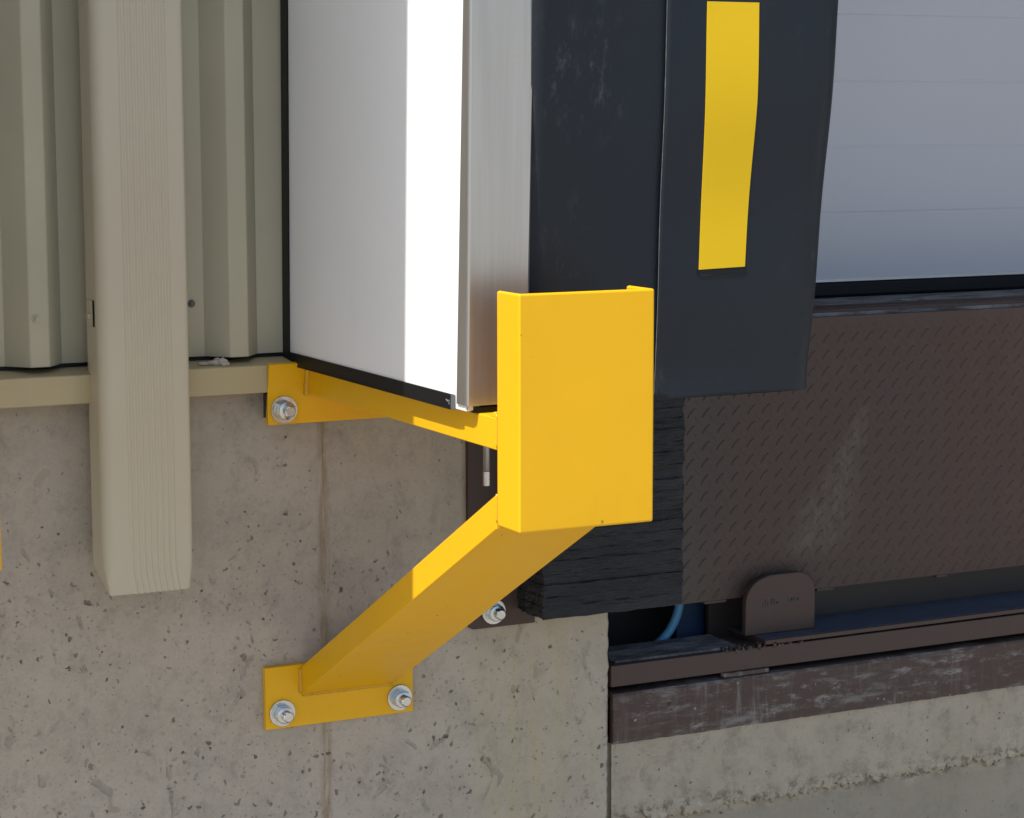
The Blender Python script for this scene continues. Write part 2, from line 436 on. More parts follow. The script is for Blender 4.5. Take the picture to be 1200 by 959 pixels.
bm = BM(); box(bm, -8.8, PITX0 - .2, .3, 11.8, 1.10, 1.226); box(bm, PITX1 + .2, 8.8, .3, 11.8, 1.10, 1.226); box(bm, PITX0 - .2, PITX1 + .2, 2.4, 11.8, 1.1, 1.246)
obj('warehouse_floor', bm, M['inside'], bld)
mat_screw = mat_plain('weathered screw', (.10, .10, .095), .4, .3)
def screw(x, y, z, m, r):
    bm = BM(); cyl(bm, (x, y, z), (x, y - .0012, z), r * 1.45, r * 1.35, 18); cyl(bm, (x, y - .0012, z), (x, y - .0052, z), r * .78, r * .72, 6)
    return obj('screw', bm, m, bld, smooth=False)
screw(.8117, -.0352, 1.3113, M['siding'], .0042)
tag(screw(1.0572, -.0002, 1.3213, mat_screw, .0042), 'bare grey screw')
bm = BM()     # dark foam closure strip glimpsed under the sheet
box(bm, -9, DX0 - .03, .0015, .045, 1.2355, 1.2405); obj('closure_strip', bm, M['trim'], bld)

# sloped base flashing under the siding
bm = BM()
prism(bm, [(.045, 1.2345), (.0, 1.2345), (-.0485, 1.2285), (-.0505, 1.2272), (-.0505, 1.1872), (-.0485, 1.186), (-.0455, 1.1862), (-.0475, 1.1885), (-.0475, 1.2255), (.0, 1.2315), (.045, 1.2315)],
      lambda u, v, t: (t, u, v), -9, DX0 - .03)
tag(obj('base_flashing', bm, M['flash']), 'beige metal base flashing ledge running under the ribbed siding', 'flashing')
# filler behind the drip face so that no gap shows
bm = BM(); random.seed(3)
for cx, cy, cz, rx, ry, rz in ((0, 0, .004, .013, .006, .0045), (.010, -.003, .005, .008, .006, .006), (-.015, .002, .003, .012, .004, .003), (.012, -.007, .002, .007, .005, .0045), (.004, .004, .008, .005, .004, .003)):
    g = bmesh.ops.create_icosphere(bm, subdivisions=3, radius=1)
    for v in g['verts']:
        d = 1 + .35 * noise.noise((v.co.x * 1.8 + cx * 90, v.co.y * 1.8, v.co.z * 1.8))
        v.co = Vector((cx + v.co.x * rx * d, cy + v.co.y * ry * d, cz + v.co.z * rz * d))
bmesh.ops.translate(bm, verts=bm.verts, vec=(1.082, -.034, 1.2302))
tag(obj('sealant_scrap', bm, M['scrap'], smooth=True, org=(1.082, -.034, 1.2302)), 'small pale crumpled scrap lying on the beige flashing ledge', 'scrap')

# ------------------------------------------------------------------ downspout
dsp = thing('downspout', (.955, -.052, .9), 'tan fluted rectangular downspout ending open above the bottom of the wall', 'downspout')
def spout_ring(z, inset):
    x0, x1, y0, y1 = .8855 + inset, 1.0195 - inset * .8, -.1025, -.030
    P = []
    r = .0075; q = .019 if z > .96 else .004 + .015 * max(0, (z - .925) / .035) if z > .925 else .004
    for i in range(15):
        a = math.pi + (math.pi / 2) * i / 14; P.append((x0 + q + q * math.cos(a), y0 + q + q * math.sin(a)))
    f0, f1 = x0 + .034, x0 + .107
    P.append((x0 + .026, y0))
    nf = 8
    for i in range(nf):
        c = f0 + (f1 - f0) * (i + .5) / nf; w = (f1 - f0) / nf
        for t, h in ((.0, 0), (.30, .0), (.52, -.0013), (.66, -.0015), (.80, -.0013)): P.append((c - w / 2 + w * t, y0 + h))
    P.append((f1, y0))
    for i in range(6):
        a = -math.pi / 2 + (math.pi / 2) * i / 5; P.append((x1 - r + r * math.cos(a), y0 + r + r * math.sin(a)))
    for i in range(4):
        a = (math.pi / 2) * i / 3; P.append((x1 - .008 + .008 * math.cos(a), y1 - .008 + .008 * math.sin(a)))
    for i in range(4):
        a = math.pi / 2 + (math.pi / 2) * i / 3; P.append((x0 + .008 + .008 * math.cos(a), y1 - .008 + .008 * math.sin(a)))
    return P
bm = BM()
def spout_skin(off):
    rings = []
    for z, ins in ((.909, .0055), (.918, .0045), (.932, .002), (.948, .0005), (.97, 0), (1.4, 0), (2, 0), (3, 0), (6.3, 0)):
        P = spout_ring(z, ins + off)
        rr = []
        for x, y in P:
            slant = (y + .1025) / .0725
            zz = z + (.026 * slant if z < .95 else 0) * max(0, (.95 - z) / .041)
            ww = 0.0
            rr.append(bm.verts.new((x, y + ww + (.0015 * off / .001 if off else 0), zz)))
        rings.append(rr)
    for a, b in zip(rings, rings[1:]):
        for k in range(len(a)): bm.faces.new((a[k], a[(k + 1) % len(a)], b[(k + 1) % len(a)], b[k]))
    return rings
ra = spout_skin(0); rb = spout_skin(.001)
for A, B in ((ra[0], rb[0]), (ra[-1], rb[-1])):
    for k in range(len(A)): bm.faces.new((A[k], B[k], B[(k + 1) % len(A)], A[(k + 1) % len(A)]))
o = obj('pipe', bm, M['spout'], dsp)
bm = BM()
box(bm, .8832, .8853, -.074, -.046, 1.302, 1.338); box(bm, .8800, .8832, -.066, -.054, 1.311, 1.318)
obj('strap', bm, M['spout'], dsp, bevel=.0006)
bm = BM(); box(bm, .8836, .8866, -.0795, -.0755, 1.300, 1.338); obj('strap_slot', bm, M['trim'], dsp)
for zz in (2.4, 4.2):
    bm = BM(); box(bm, .8830, 1.0215, -.1045, -.001, zz, zz + .035); obj('strap', bm, M['spout'], dsp)

# ------------------------------------------------------------------ dock seal
XP = 1.2043
ZT = 4.10
def nl(z, base): return base - .05 * (min(z, 3.0) - 1.225)
def make_seal(label):
    s = thing('dock_seal', (XP, 0, 1.225), label, 'dock seal', 'dock seals framing the doors')
    zc = 1.2335
    # white side board
    bm = BM()
    hexa(bm, [(XP, -.652, 1.2255), (XP + .02, -.652, 1.2255), (XP + .02, -.002, 1.2255), (XP, -.002, 1.2255),
              (XP, -.652 - .0375 * (ZT - 1.2255), ZT), (XP + .02, -.652 - .0375 * (ZT - 1.2255), ZT), (XP + .02, -.050, ZT), (XP, -.050, ZT)])
    side = obj('side_panel', bm, M['white'], s, bevel=.0012)
    bm = BM()
    def vstrip(xa, xb, ya, yb, z0, z1, k=.022):
        q = []
        for z in (z0, z1):
            d = -k * (min(z, 3) - 1.2245)
            q += [(xa, ya + d * 1.12, z), (xb, ya + d * 1.12, z), (xb, yb + d, z), (xa, yb + d, z)]
        hexa(bm, q)
    vstrip(XP - .0022, XP - .0003, -.0262, -.001, 1.2245, 3.0); box(bm, XP - .0022, XP - .0003, -.6112, -.0262, 1.2245, 1.2437)
    vstrip(XP - .0028, XP - .0022, -.0275, -.001, 1.2235, 3.0); box(bm, XP - .0028, XP - .0022, -.6112, -.0275, 1.2235, 1.226)
    obj('edge_trim', bm, M['trim'], side, bevel=.0007)
    bm = BM(); box(bm, XP - .0027, XP - .0003, -.6225, -.6114, 1.2238, 1.2443); obj('trim_end_cap', bm, mat_cap, side, bevel=.0012)
    bm = BM()      # tiny pale moulded marks by the end of the trim
    for y, z, w, h in ((-.598, 1.2355, .0018, .0012), (-.6005, 1.2345, .0022, .0022), (-.6035, 1.2338, .0022, .0009), (-.6068, 1.2348, .0014, .0024), (-.6068, 1.2313, .0014, .0022)):
        box(bm, XP - .0026, XP - .0021, y - w / 2, y + w / 2, z - h / 2, z + h / 2)
    obj('moulded_mark', bm, M['alu'], side)
    # stainless corner
    bm = BM()
    def stp(x, n0, k, z): return (x, n0 - k * (z - zc), z)
    t = .0022; zt = ZT
    A0, KA, C0, KC = -.6297, .05, -.6605, .029
    X0, X1 = XP - .0026, 1.2895
    def col_at(z):
        a, c = A0 - KA * (z - zc) * (1 if z < 1.9 else 1), C0 - KC * (z - zc)
        a = max(a, c + .004)
        X1 = 1.2895 + .009 * min(1.0, z - zc)
        return [(X0, a, z), (X0, c + .003, z), (X0 + .0009, c + .0009, z), (X0 + .003, c, z), (X1 - .004, c, z), (X1, c + .004, z), (X1, c + .03, z), (X1 - t, c + .03, z), (X1 - t, c + .004, z), (X1 - .005, c + t, z), (X0 + .004, c + t, z), (XP - .0003, c + .004, z), (XP - .0003, a, z)]
    rings = [[bm.verts.new(p) for p in col_at(z)] for z in (zc, 1.5, 1.75, 1.95, 3.0, zt)]
    for a, b in zip(rings, rings[1:]):
        for k in range(len(a)): bm.faces.new((a[k], a[(k + 1) % len(a)], b[(k + 1) % len(a)], b[k]))
    bm.faces.new(rings[0][::-1]); bm.faces.new(rings[-1])
    obj('steel_corner', bm, M['steel'], s)
    bm = BM(); box(bm, XP + .008, 1.50, -.6585, -.640, 1.2238, 1.2312); obj('bottom_channel', bm, M['trim'], s, bevel=.0008)
    bm = BM(); box(bm, XP + .001, XP + .008, -.6575, -.6525, 1.2275, 1.2332); obj('spacer', bm, M['alu'], s)
    # foam pad wrapped in black vinyl
    bm = BM()
    def redge(z): return min(1.7520 + .050 * (z - 1.2255), 1.82)
    def und(x, z):
        w = max(0, min(1, (x - 1.45) / .08))
        return w * (.0020 * math.sin((z - 1.225) * 21.0 + 2.3) + .0016 * math.sin((z - 1.2) * 9.5 + (x - 1.5) * 5 + .6)) + .0016 * noise.noise((x * 6, z * 5, 3))
    def padring(z, off=0):
        xr = redge(z) + off; n = nl(z, -.632) - off; P = []
        for i in range(21):
            x = 1.288 + (xr - .052 - 1.288) * i / 20; P.append((x, n + und(x, z) - .020 * (1 - min(1, (x - 1.288) / .17)) ** 1.5, z))
        e = und(xr - .05, z)
        for i in range(1, 9):
            a = math.pi / 2 * i / 8; P.append((xr - .052 + .052 * math.sin(a), n + e + .052 - .052 * math.cos(a), z))
        return P
    rings = []
    NZ2 = 70
    for i in range(NZ2 + 1):
        z = 1.228 + (2.4 - 1.228) * i / NZ2 if i < NZ2 else ZT
        P = padring(z) + [(redge(z), -.34, z), (redge(z) - .01, -.03, z), (1.50, -.03, z), (1.288, -.03, z)]
        rings.append([bm.verts.new(p) for p in P])
    for a, b in zip(rings, rings[1:]):
        for k in range(len(a)): bm.faces.new((a[k], a[(k + 1) % len(a)], b[(k + 1) % len(a)], b[k]))
    bm.faces.new(rings[0][::-1]); bm.faces.new(rings[-1])
    obj('foam_pad', bm, M['vinyl'], s, smooth=True)
    # board behind the pad, joined to the white side
    bm = BM(); box(bm, XP + .0205, 1.285, -.636, -.01, 1.2262, ZT - .01); obj('backing_board', bm, M['white'], s)
    # wear flap over the right part of the pad
    bm = BM()
    def flap_pt(u, z, off):
        P = padring(z, off)
        x0 = 1.4920; L = [p for p in P if p[0] > x0 + .004]
        y0 = nl(z, -.632) - off + und(x0, z)
        L = [(x0, y0, z)] + L
        f = u * (len(L) - 1); i = min(int(f), len(L) - 2); t = f - i
        a, b = Vector(L[i]), Vector(L[i + 1]); return a.lerp(b, t)
    def fz(v, u=0): return 1.2205 + (2.6 - 1.2205) * v ** 1.25
    def ff(off):
        def fn(u, v):
            p = flap_pt(u, max(fz(v), 1.2205), off)
            p.z += .0045 * (1 - v) ** 8 * (math.sin(u * 5.0) * .4 + u * .5)
            curl = (1 - min(1, (fz(v) - 1.2205) / .05)); p.y -= .004 * curl * curl * (1 + .6 * math.sin(u * 7 + 1))
            return p
        return fn
    closed_strip(bm, ff(.0062), ff(.0025), 44, 90)
    flap = obj('wear_flap', bm, M['vinyl'], s, smooth=False)
    for p in flap.data.polygons: p.use_smooth = True
    def stripe_pt(u, v, off):
        z = 1.3945 + (1.7488 - 1.3945) * v
        xl = 1.5525 + .0012 * math.sin(v * 6); xr = 1.6245 + (1.6325 - 1.6245) * min(1, v * 1.6)
        x = xl + (xr - xl) * u
        z += (.0012 + .002 * u) * (1 - v)
        return Vector((x, nl(z, -.632) - off + und(x, z), z))
    bm = BM(); closed_strip(bm, lambda u, v: stripe_pt(u, v, .0072), lambda u, v: stripe_pt(u, v, .0058), 12, 60)
    obj('yellow_stripe', bm, M['stripe'], flap)
    bm = BM()
    def onflap(x, z, off=.0066): return (x, nl(z, -.632) - off + und(x, z), z)
    tube(bm, [(1.4913, nl(z, -.632) - .0056 + und(1.4920, z) , z) for z in [1.225 + .006 * i for i in range(200)]], [.0006 * (.6 + .8 * abs(noise.noise((i * .31, 0, 0)))) for i in range(200)], 5)
    for a, b in ((1.5545, 1.577), (1.582, 1.6245)):
        tube(bm, [onflap(a + (b - a) * i / 6, 1.3882 + (a + (b - a) * i / 6 - 1.55) * .02) for i in range(7)], .0005, 5)
    obj('stitching', bm, M['thread'], flap)
    bm = BM(); box(bm, 1.551, 1.6265, -.0008, .0008, -.0032, .0032)
    bmesh.ops.translate(bm, verts=bm.verts, vec=(0, nl(1.3915, -.632) - .0066 + und(1.59, 1.3915), 1.3915)); obj('pocket_slot', bm, M['trim'], flap)
    # bottom board and the short rod hanging under it
    bm = BM(); box(bm, 1.36, 1.73, -.60, -.02, 1.2165, 1.2272); obj('base_board', bm, M['trim'], s)
    bm = BM(); cyl(bm, (1.4521, -.2, 1.0655), (1.4521, -.2, 1.2165), .0049, seg=16); rod = obj('steel_rod', bm, mat_rod, s, smooth=True)
    bm = BM(); cyl(bm, (1.4521, -.2, 1.0440), (1.4521, -.2, 1.0655), .0054, seg=16); obj('bright_tip', bm, M['zinc'], rod)
    return s
mat_rod = mat_plain('dull grey steel', (.42, .40, .40), .45, .6)
mat_cap = mat_plain('grey plastic cap', (.10, .10, .105), .35)
seal = make_seal('white sided dock seal with black front pad and yellow stripe behind the nearer yellow guard')
seal2 = copy_tree(seal); seal2.scale.x = -1; seal2.location.x = .593
seal2['label'] = 'white sided dock seal of the next door, just past the left edge'
seal3 = copy_tree(seal); seal3.scale.x = -1; seal3.location.x = 2 * 2.83 - XP
seal3['label'] = 'white sided dock seal at the far right side of the door'
bm = BM(); box(bm, XP, 2 * 2.83 - XP, -.70, -.03, 3.70, 4.30)
hd = tag(obj('header_seal', bm, M['vinyl'], bevel=.03, seg=4), 'black padded dock seal header across the top of the door', 'dock seal')

# ------------------------------------------------------------------ guards
XA, XB = 1.2197, 1.378
def anchor(x, y, z, parent, tilt=0):
    bm = BM(); cyl(bm, (x, y - .002, z), (x, y - .0290, z), .0086, .0086, 20); cyl(bm, (x, y - .0290, z), (x, y - .0305, z), .0086, .0070, 20)
    b = obj('anchor_bolt', bm, M['zinc'], parent)
    bm = BM(); cyl(bm, (x, y, z), (x, y - .0036, z), .0212, seg=36); obj('washer', bm, M['zinc'], b, bevel=.0008)
    bm = BM(); cyl(bm, (x, y - .0036, z), (x, y - .0165, z), .0150, seg=6, rot=tilt); cyl(bm, (x, y - .0165, z), (x, y - .0178, z), .0138, .0120, 24)
    obj('nut', bm, M['zinc'], b, bevel=.0007)
    return b
def make_guard(label):
    g = thing('dock_seal_guard', (1.3165, -.74, 1.085), label, 'guard', 'yellow dock seal guards')
    z0, z1 = 1.0850, 1.3838; x0, x1 = 1.2205, 1.4130; yf, yb = -.7715, -.7085; t = .007
    bm = BM()
    prism(bm, [(x0, yb), (x0, yf), (x1, yf), (x1, yb), (x1 - t, yb), (x1 - t, yf + t), (x0 + t, yf + t), (x0 + t, yb)], lambda u, v, w: (u, v, w), z0, z1)
    obj('shield', bm, M['yellow'], g, bevel=.0032, seg=3)
    # upper arm: channel, web on top
    bm = BM(); za, zb = 1.1820, 1.2232
    prism(bm, [(XA, za), (XA, zb), (XB, zb), (XB, za), (XB - t, za), (XB - t, zb - t), (XA + t, zb - t), (XA + t, za)], lambda u, v, w: (u, w, v), -.0555, -.7080)
    hexa(bm, [(XA + .0006, -.7055, 1.2225), (XA + .007, -.7055, 1.2225), (XA + .007, -.690, 1.2225), (XA + .0006, -.690, 1.2225), (XA + .0006, -.7055, 1.2300), (XA + .007, -.7055, 1.2300), (XA + .007, -.6985, 1.2300), (XA + .0006, -.6985, 1.2300)])
    obj('arm', bm, M['yellow'], g, bevel=.0018)
    # brace: channel, web underneath
    m = .5447
    bm = BM()
    def bz(y, h): return .7015 + (-y - .0125) * m + h + .0
    yw, ye = -.0125, -.7082
    def br(u, v, w): return (u, w, bz(w, v))
    prism(bm, [(XA, 0), (XA, .0455), (XA + t, .0455), (XA + t, t), (XB - t, t), (XB - t, .0455), (XB, .0455), (XB, 0)], br, yw, ye)
    obj('brace', bm, M['yellow'], g, bevel=.0020)
    # wall plates
    bm = BM(); box(bm, 1.1605, 1.4112, -.0122, -.0003, .6515, .7505); pl = obj('wall_plate', bm, M['yellow'], g, bevel=.0012)
    anchor(1.1872, -.0122, .6762, pl, .3); anchor(1.3868, -.0122, .6772, pl, .1)
    bm = BM()
    xl, xr = 1.157, 1.4085
    prism(bm, [(-.0400, 1.1365), (-.0525, 1.1365), (-.0535, 1.192), (-.0625, 1.2295), (-.0520, 1.2312), (-.0510, 1.1925)], lambda u, v, w: (w, u, v), xl, xr)
    pu = obj('wall_plate', bm, M['yellow'], g, bevel=.0012)
    anchor(1.1822, -.0530, 1.1592, pu, .6); anchor(1.383, -.0530, 1.1592, pu, .2)
    for xs in (xl + .012, xr - .052):
        bm = BM(); box(bm, xs, xs + .040, -.040, -.0003, 1.142, 1.180); obj('shim', bm, M['brown'], pu)
    # welds
    for p0, p1, rr in (((XA - .001, -.0555, 1.180), (XA - .001, -.0615, 1.221), .0048), ((XA + .002, -.0135, .7020), (XB - .004, -.0135, .7015), .0030),
                       ((XA - .0008, -.0135, .706), (XA - .0008, -.0135, .744), .0036), ((XA + .0012, yb + .0002, 1.186), (XA + .0012, yb + .0002, 1.228), .0012),
                       ((XA + .0012, yb + .0002, 1.09), (XA + .0012, yb + .0002, 1.126), .0014)):
        bm = BM(); bead(bm, p0, p1, rr); obj('weld_bead', bm, M['weld'], g, smooth=True)
    return g
guard = make_guard('yellow steel guard bolted to the concrete under the white sided dock seal')
g2 = copy_tree(guard); g2.scale.x = -1; g2.location.x = .5774 - (1.4130 - 1.3165) + .0965 - .0965; g2.location.z = 1.0985
g2['label'] = 'yellow guard cut off by the left edge, only a thin sliver of it showing'

# ------------------------------------------------------------------ dock bumper
bp = thing('dock_bumper', (1.73, 0, .795), 'rough black laminated rubber bumper on the wall behind the yellow guard', 'bumper')
bm = BM()
layers = []
z = .7985
while z < 1.212:
    h = random.choice((.017, .019, .021, .024, .016)); h = min(h, 1.214 - z)
    layers.append((z, z + h)); z += h
for li, (za, zb) in enumerate(layers):
    ox = random.uniform(-.0012, .0012); oy = random.uniform(-.0022, .0022)
    prof = ((-.0155, .0), (-.0, .0022), (.0, .5), (-.0, .9978), (-.0155, 1.0))
    rings = []
    path = []
    xa, xb, ya, yb = 1.6010 + ox, 1.8600 + ox * .15, -.1005 + oy, -.0005
    nx = 60; ny = 24
    for i in range(ny): path.append((xa, yb + (ya - yb) * i / ny))
    for i in range(nx): path.append((xa + (xb - xa) * i / nx, ya))
    for i in range(ny + 1): path.append((xb, ya + (yb - ya) * i / ny))
    cxm, cym = (xa + xb) / 2, (ya + yb) / 2
    for ins, f in ((.0011, 0.0), (.0002, .10), (0, .5), (.0002, .90), (.0011, 1.0)):
        zz = za + (zb - za) * f; rr = []
        for x, y in path:
            side = 1 if x <= xa + 1e-6 or x >= xb - 1e-6 else 0
            a = (.0042 if side else .0024)
            d = a * noise.noise((x * 22, y * 60, zz * 60)) + a * .8 * noise.noise((x * 45, y * 140, zz * 420 + li)) - ins
            px = x + (d * (-1 if x <= xa + 1e-6 else .18 if x >= xb - 1e-6 else 0))
            py = y - (d if y <= ya + 1e-6 else 0)
            rr.append(bm.verts.new((px, py, zz + .0022 * noise.noise((x * 30, y * 30, li)))))
        rings.append(rr)
    for A, B in zip(rings, rings[1:]):
        for k in range(len(A) - 1): bm.faces.new((A[k], A[k + 1], B[k + 1], B[k]))
        bm.faces.new((A[-1], A[0], B[0], B[-1]))
    bm.faces.new(rings[0][::-1]); bm.faces.new(rings[-1])
obj('rubber_block', bm, M['rubber'], bp)
bm = BM()
# mounting angle flat on the wall, lower left corner rounded
P = [(1.5115, 1.205)]
for i in range(6):
    a = math.pi + math.pi / 2 * i / 5; P.append((1.5215 + .010 * math.cos(a), .7835 + .010 * math.sin(a)))
P += [(1.632, .7735), (1.632, 1.205)]
prism(bm, P, lambda u, v, w: (u, w, v), -.0105, -.0004)
br_ = obj('mounting_plate', bm, M['brown'], bp, bevel=.001)
anchor(1.5555, -.0105, .8005, br_, .45)
anchor(1.5555, -.0105, 1.175, br_, .1)

# ------------------------------------------------------------------ dock leveler
lv = thing('dock_leveler', (1.84, .07, .70), 'brown steel dock leveler with hanging tread plate lip below the white door', 'dock leveler')
LX0, LX1, LZ0, LZ1, LY = 1.835, 3.80, .7555, 1.2475, .052
def ly(z): return LY + (LZ1 - z) * .035
bm = BM()
hexa(bm, [(LX0, ly(LZ0), LZ0), (LX1, ly(LZ0), LZ0), (LX1, ly(LZ0) + .012, LZ0), (LX0, ly(LZ0) + .012, LZ0), (LX0, ly(LZ1), LZ1), (LX1, ly(LZ1), LZ1), (LX1, ly(LZ1) + .012, LZ1), (LX0, ly(LZ1) + .012, LZ1)])
px, pz = .0305, .0295
j = 0
z = LZ0 + .012
def lozenge(cx, cz, ang, L=.0118, W=.0031, H=.0017):
    ca, sa = math.cos(ang), math.sin(ang)
    prof = [(-1, 0), (-.6, .72), (0, 1), (.6, .72), (1, 0), (.6, -.72), (0, -1), (-.6, -.72)]
    A, B = [], []
    for u, v in prof:
        a, b = u * L, v * W; x, zz = cx + a * ca - b * sa, cz + a * sa + b * ca
        A.append(bm.verts.new((x, ly(zz) - .00015, zz)))
        a, b = u * L * .82, v * W * .35; x, zz = cx + a * ca - b * sa, cz + a * sa + b * ca
        B.append(bm.verts.new((x, ly(zz) - H, zz)))
    for k in range(8): bm.faces.new((A[k], A[(k + 1) % 8], B[(k + 1) % 8], B[k]))
    bm.faces.new(B)
while z < LZ1 - .012:
    x = LX0 + .012 + (.0 if True else 0)
    while x < LX1 - .016:
        lozenge(x, z, R(47), H=.0014)
        if z + pz / 2 < LZ1 - .01 and x + px / 2 < LX1 - .012: lozenge(x + px / 2, z + pz / 2, R(133), H=.0007)
        x += px
    z += pz
lipo = obj('lip', bm, M['lip'], lv)
# ragged weld line and burrs under the lip
for i in range(9):
    x = 2.05 + .22 * i + random.uniform(-.06, .06); w = random.uniform(.02, .07)
    bm = BM(); box(bm, x, x + w, ly(LZ0) - .001, ly(LZ0) + .010, LZ0 - random.uniform(.003, .006), LZ0 - .0002)
    obj('weld_patch', bm, M['lip'], lipo, bevel=.001)
bm = BM()
box(bm, PITX0 + .01, PITX1 - .01, LY + .014, 2.15, FLOOR - .012, FLOOR - .002)
obj('deck', bm, M['dusty'], lv)
bm = BM()
cyl(bm, (LX0, LY + .024, FLOOR - .001), (LX1, LY + .024, FLOOR - .001), .0075, seg=14)
cyl(bm, (LX0, LY + .092, FLOOR - .004), (LX1, LY + .092, FLOOR - .004), .008, seg=14)
obj('hinge_tube', bm, M['brown'], lv, smooth=True)
bm = BM()
random.seed(11)
for i in range(46):    # dried mud and grit lumps along the hinge
    x = random.uniform(2.1, 2.95); y = random.uniform(LY + .035, LY + .20); r = random.uniform(.002, .0055)
    g = bmesh.ops.create_icosphere(bm, subdivisions=1, radius=r)
    for v in g['verts']:
        v.co = Vector((v.co.x * random.uniform(1, 1.7), v.co.y * 1.2, v.co.z * .55)) + Vector((x, y, FLOOR - .002))
obj('dried_mud', bm, M['dusty'], lv)['kind'] = 'stuff'
mat_rear = mat_plain('dark brown steel', (.028, .02, .018), .5)
# frame below the lip
bm = BM(); box(bm, 1.784, PITX1 - .006, .004, .016, .6425, .6795); box(bm, 1.784, PITX1 - .006, .016, .10, .669, .6793)
beam = obj('front_beam', bm, M['brown'], lv, bevel=.0015)
bm = BM(); box(bm, 2.09, PITX1 - .02, .001, .125, .6835, .6911); rail = obj('keeper_rail', bm, M['brown'], lv, bevel=.001)
bm = BM(); box(bm, 2.092, PITX1 - .022, .006, .124, .6912, .6918); obj('rail_sky_sheen', bm, M['sky_tint'], rail)  # thin blue sheet painting the sky's reflection onto the brown rail
bm = BM(); box(bm, 2.09, PITX1 - .02, .03, .10, .6793, .6835); obj('rail_pad', bm, M['dark'], lv)
bm = BM(); box(bm, 2.05, PITX1 - .02, .126, .136, .66, .80); obj('rear_angle', bm, mat_rear, lv)
bm = BM()
for i in range(60):
    x = random.uniform(2.0, 2.17); y = random.uniform(.0, .02); r = random.uniform(.0014, .0034)
    g = bmesh.ops.create_icosphere(bm, subdivisions=1, radius=r)
    for v in g['verts']: v.co = Vector((v.co.x * 1.5, v.co.y, v.co.z * .8)) + Vector((x, y, random.uniform(.676, .686)))
obj('weld_lump', bm, M['curb'], lv, smooth=True)
bm = BM(); box(bm, 1.80, 2.045, .018, .115, .6795, .6835)
g = [v for v in bm.verts]
obj('dirt_layer', bm, M['dusty'], lv)
def lug(x0, first):
    bm = BM(); w = .146; P = []
    zb, zt_, r = .6918, .797, .046
    P = [(x0, zb), (x0, zt_ - r - .004)]
    for i in range(1, 8):
        a = math.pi - (math.pi / 2) * i / 8; P.append((x0 + r + r * math.cos(a), zt_ - r * 1.05 + r * math.sin(a)))
    P += [(x0 + r + .004, zt_ + .0005), (x0 + w - .036, zt_ + .0005)]
    for i in range(1, 8):
        a = math.pi / 2 - (math.pi / 2) * i / 8; P.append((x0 + w - .036 + .036 * math.cos(a), zt_ - .040 + .040 * math.sin(a)))
    P.append((x0 + w, zt_ - .045)); P.append((x0 + w, zb))
    prism(bm, P, lambda u, v, t: (u, t, v), .040, .053)
    o = obj('lip_keeper', bm, M['brown'], lv, bevel=.0025, seg=3)
    bm = BM()
    for k, (a, h) in enumerate(((.034, .008), (.040, .010), (.0455, .007), (.053, .010), (.0585, .009), (.064, .004), (.088, .008), (.0945, .007), (.101, .008), (.1075, .006))):
        box(bm, x0 + a, x0 + a + .0022, .0393, .0401, .742 + .0004 * k, .742 + h + .0004 * k)
        if k % 2: box(bm, x0 + a, x0 + a + .0046, .0393, .0401, .742 + h, .742 + h + .0018)
    obj('embossed_mark', bm, M['dark'], o)
    return o
lug(2.0735, True); lug(3.28, False)
# dark stiffener, blue panel and hose seen in the gap beside the lip
bm = BM(); box(bm, 2.118, 2.30, .16, .20, .60, .80); box(bm, 1.80, 3.80, .28, .30, .36, 1.2); obj('stiffener', bm, M['dark'], lv)
bm = BM(); box(bm, 2.004, 2.062, .158, .170, .60, .83); obj('blue_panel', bm, M['blue'], lv, bevel=.002)
bm = BM()
hp = []
for i in range(22):
    a = R(-75 + 5.2 * i); hp.append((1.904 + .100 * math.cos(a), .148, .752 + .100 * math.sin(a)))
tube(bm, hp, .0082, 14)
obj('hose', bm, M['hose'], lv, smooth=True)
bm = BM()
for x in (1.855, 1.905): cyl(bm, (x, .25, .45), (x, .25, 1.15), .011, seg=12)
obj('conduit', bm, M['dark'], lv, smooth=True)

# pit curb: steel angle cast into the concrete edge
cb = thing('pit_curb_angle', (1.79, 0, .549), 'scraped dark steel curb angle along the concrete edge under the brown leveler', 'steel curb')
bm = BM()
n = 300; pv = None
for i in range(n + 1):
    x = 1.7835 + (PITX1 - .002 - 1.7835) * i / n
    zb = PITZ - .0035 + .0012 * noise.noise((x * 60, 0, 0)) + .0016 * noise.noise((x * 11, 3, 0))
    dent = .0014 * noise.noise((x * 9, 8, 0))
    r = [(-.0045, zb), (-.0045 + dent, .590), (-.0042 + dent, .628), (-.0022, .6322), (.0, .6330), (.12, .6330), (.12, .625), (.008, .625), (.008, zb)]
    v = [bm.verts.new((x, a, b)) for a, b in r]
    if pv:
        for k in range(len(v)): bm.faces.new((pv[k], pv[(k + 1) % len(v)], v[(k + 1) % len(v)], v[k]))
    else: bm.faces.new(v)
    pv = v
bm.faces.new(pv[::-1])
obj('face_angle', bm, M['curb'], cb, smooth=False)
bm = BM(); box(bm, 2.005, 2.098, .0005, .014, .6335, .6421); obj('weld_pad', bm, M['curb'], cb, bevel=.002)
bm = BM(); cyl(bm, (1.893, -.0043, .602), (1.893, -.0062, .602), .0032, .0024, 12); obj('rivet', bm, M['curb'], cb)

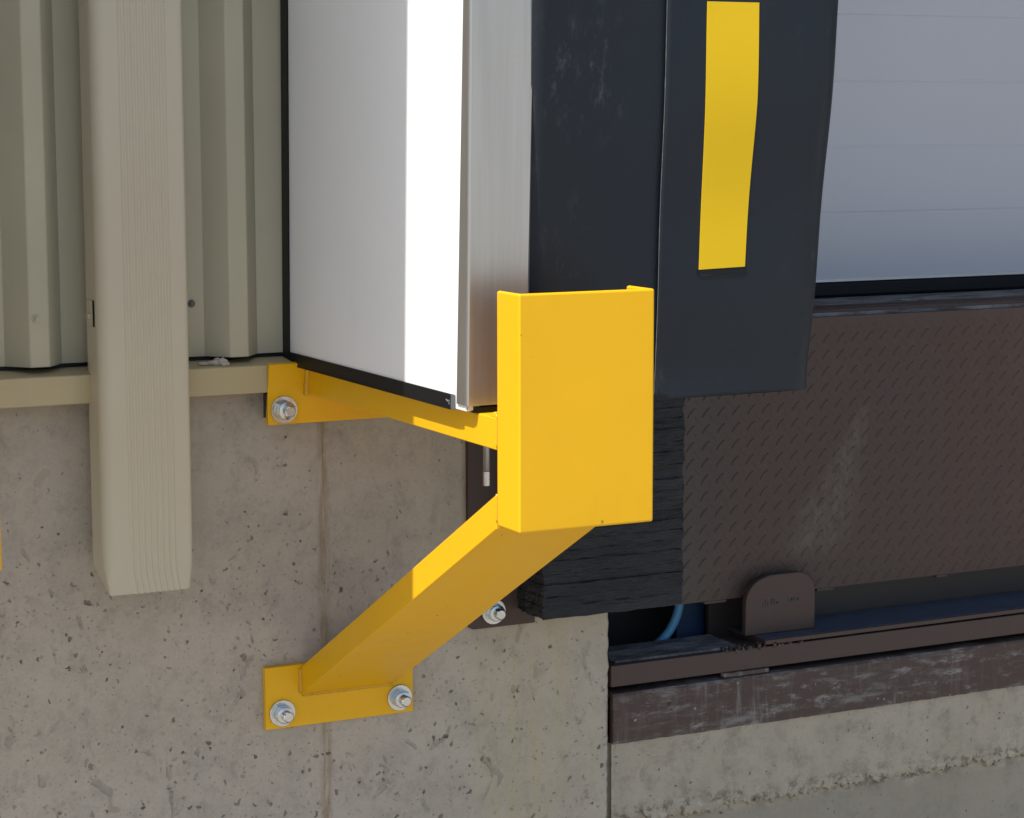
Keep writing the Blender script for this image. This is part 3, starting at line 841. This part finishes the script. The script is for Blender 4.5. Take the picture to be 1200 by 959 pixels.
# ------------------------------------------------------------------ overhead door
dr = thing('overhead_door', (2.83, .34, FLOOR), 'white sectional overhead door with fine horizontal grooves, closed on the dock', 'door')
YD = .34
bm = BM()
P = [(YD + .045, 1.288), (YD, 1.288)]
z = 1.2900
zg = [1.5405 + .1262 * i for i in range(-1, 19)]
for g in zg:
    if g < 1.32: continue
    P += [(YD, g - .0035), (YD + .0010, g - .0010), (YD + .0010, g + .0010), (YD, g + .0035)]
P += [(YD, 3.93), (YD + .045, 3.93)]
prism(bm, P, lambda u, v, t: (t, u, v), DX0 + .032, DX1 - .032)
pan = obj('door_panel', bm, M['door'], dr)
bm = BM(); box(bm, DX0 + .032, DX1 - .032, YD - .0035, YD - .0004, 1.2835, 1.2895); obj('retainer', bm, M['alu'], pan, bevel=.0006)
bm = BM()
prism(bm, [(YD + .040, 1.2833), (YD + .002, 1.2833), (YD - .004, 1.2815), (YD - .007, 1.276), (YD - .007, FLOOR + .004), (YD - .003, FLOOR - .0015), (YD + .040, FLOOR - .0015)], lambda u, v, t: (t, u, v), DX0 + .032, DX1 - .032)
obj('bottom_rubber', bm, M['trim'], pan)

# ------------------------------------------------------------------ camera
f_px, pitch, yaw, roll = 2606.459, .130959295, .462523916, .00165215
fw = Vector((math.sin(yaw) * math.cos(pitch), math.cos(yaw) * math.cos(pitch), -math.sin(pitch)))
r0 = Vector((math.cos(yaw), -math.sin(yaw), 0)); d0 = fw.cross(r0)
r = r0 * math.cos(roll) + d0 * math.sin(roll); d = d0 * math.cos(roll) - r0 * math.sin(roll)
mw = Matrix((( r.x, -d.x, -fw.x, 0), (r.y, -d.y, -fw.y, -3.2), (r.z, -d.z, -fw.z, 1.6), (0, 0, 0, 1)))
cd = bpy.data.cameras.new('camera'); cam = bpy.data.objects.new('camera', cd); COL.objects.link(cam)
cam.matrix_world = mw; cd.sensor_width = 36; cd.sensor_fit = 'HORIZONTAL'; cd.lens = f_px / 1200 * 36
cd.clip_start = .05; cd.clip_end = 1000
scene.camera = cam

# ------------------------------------------------------------------ light
EL, AZ = R(56), R(20.5)
sv = Vector((-math.cos(EL) * math.cos(AZ), -math.cos(EL) * math.sin(AZ), math.sin(EL)))
ld = bpy.data.lights.new('sun', 'SUN'); ld.energy = 4.6; ld.angle = R(.5); ld.color = (1, .95, .87)
so = bpy.data.objects.new('sun', ld); COL.objects.link(so); so.rotation_euler = (-sv).to_track_quat('-Z', 'Y').to_euler(); so.location = sv * 20
w = bpy.data.worlds.new('World'); scene.world = w; w.use_nodes = True
nt = w.node_tree; sky = nt.nodes.new('ShaderNodeTexSky'); sky.sky_type = 'NISHITA'; sky.sun_disc = False
sky.sun_elevation = EL; sky.sun_rotation = math.atan2(sv.x, sv.y); sky.air_density = 1.0; sky.dust_density = 1.5
bg = nt.nodes['Background']; nt.links.new(sky.outputs[0], bg.inputs[0]); bg.inputs[1].default_value = .15
scene.view_settings.view_transform = 'Standard'; scene.view_settings.look = 'None'
scene.view_settings.exposure = .42; scene.view_settings.gamma = 1

scene.cycles.max_bounces = 7; scene.cycles.diffuse_bounces = 4; scene.cycles.glossy_bounces = 3; scene.cycles.transmission_bounces = 1
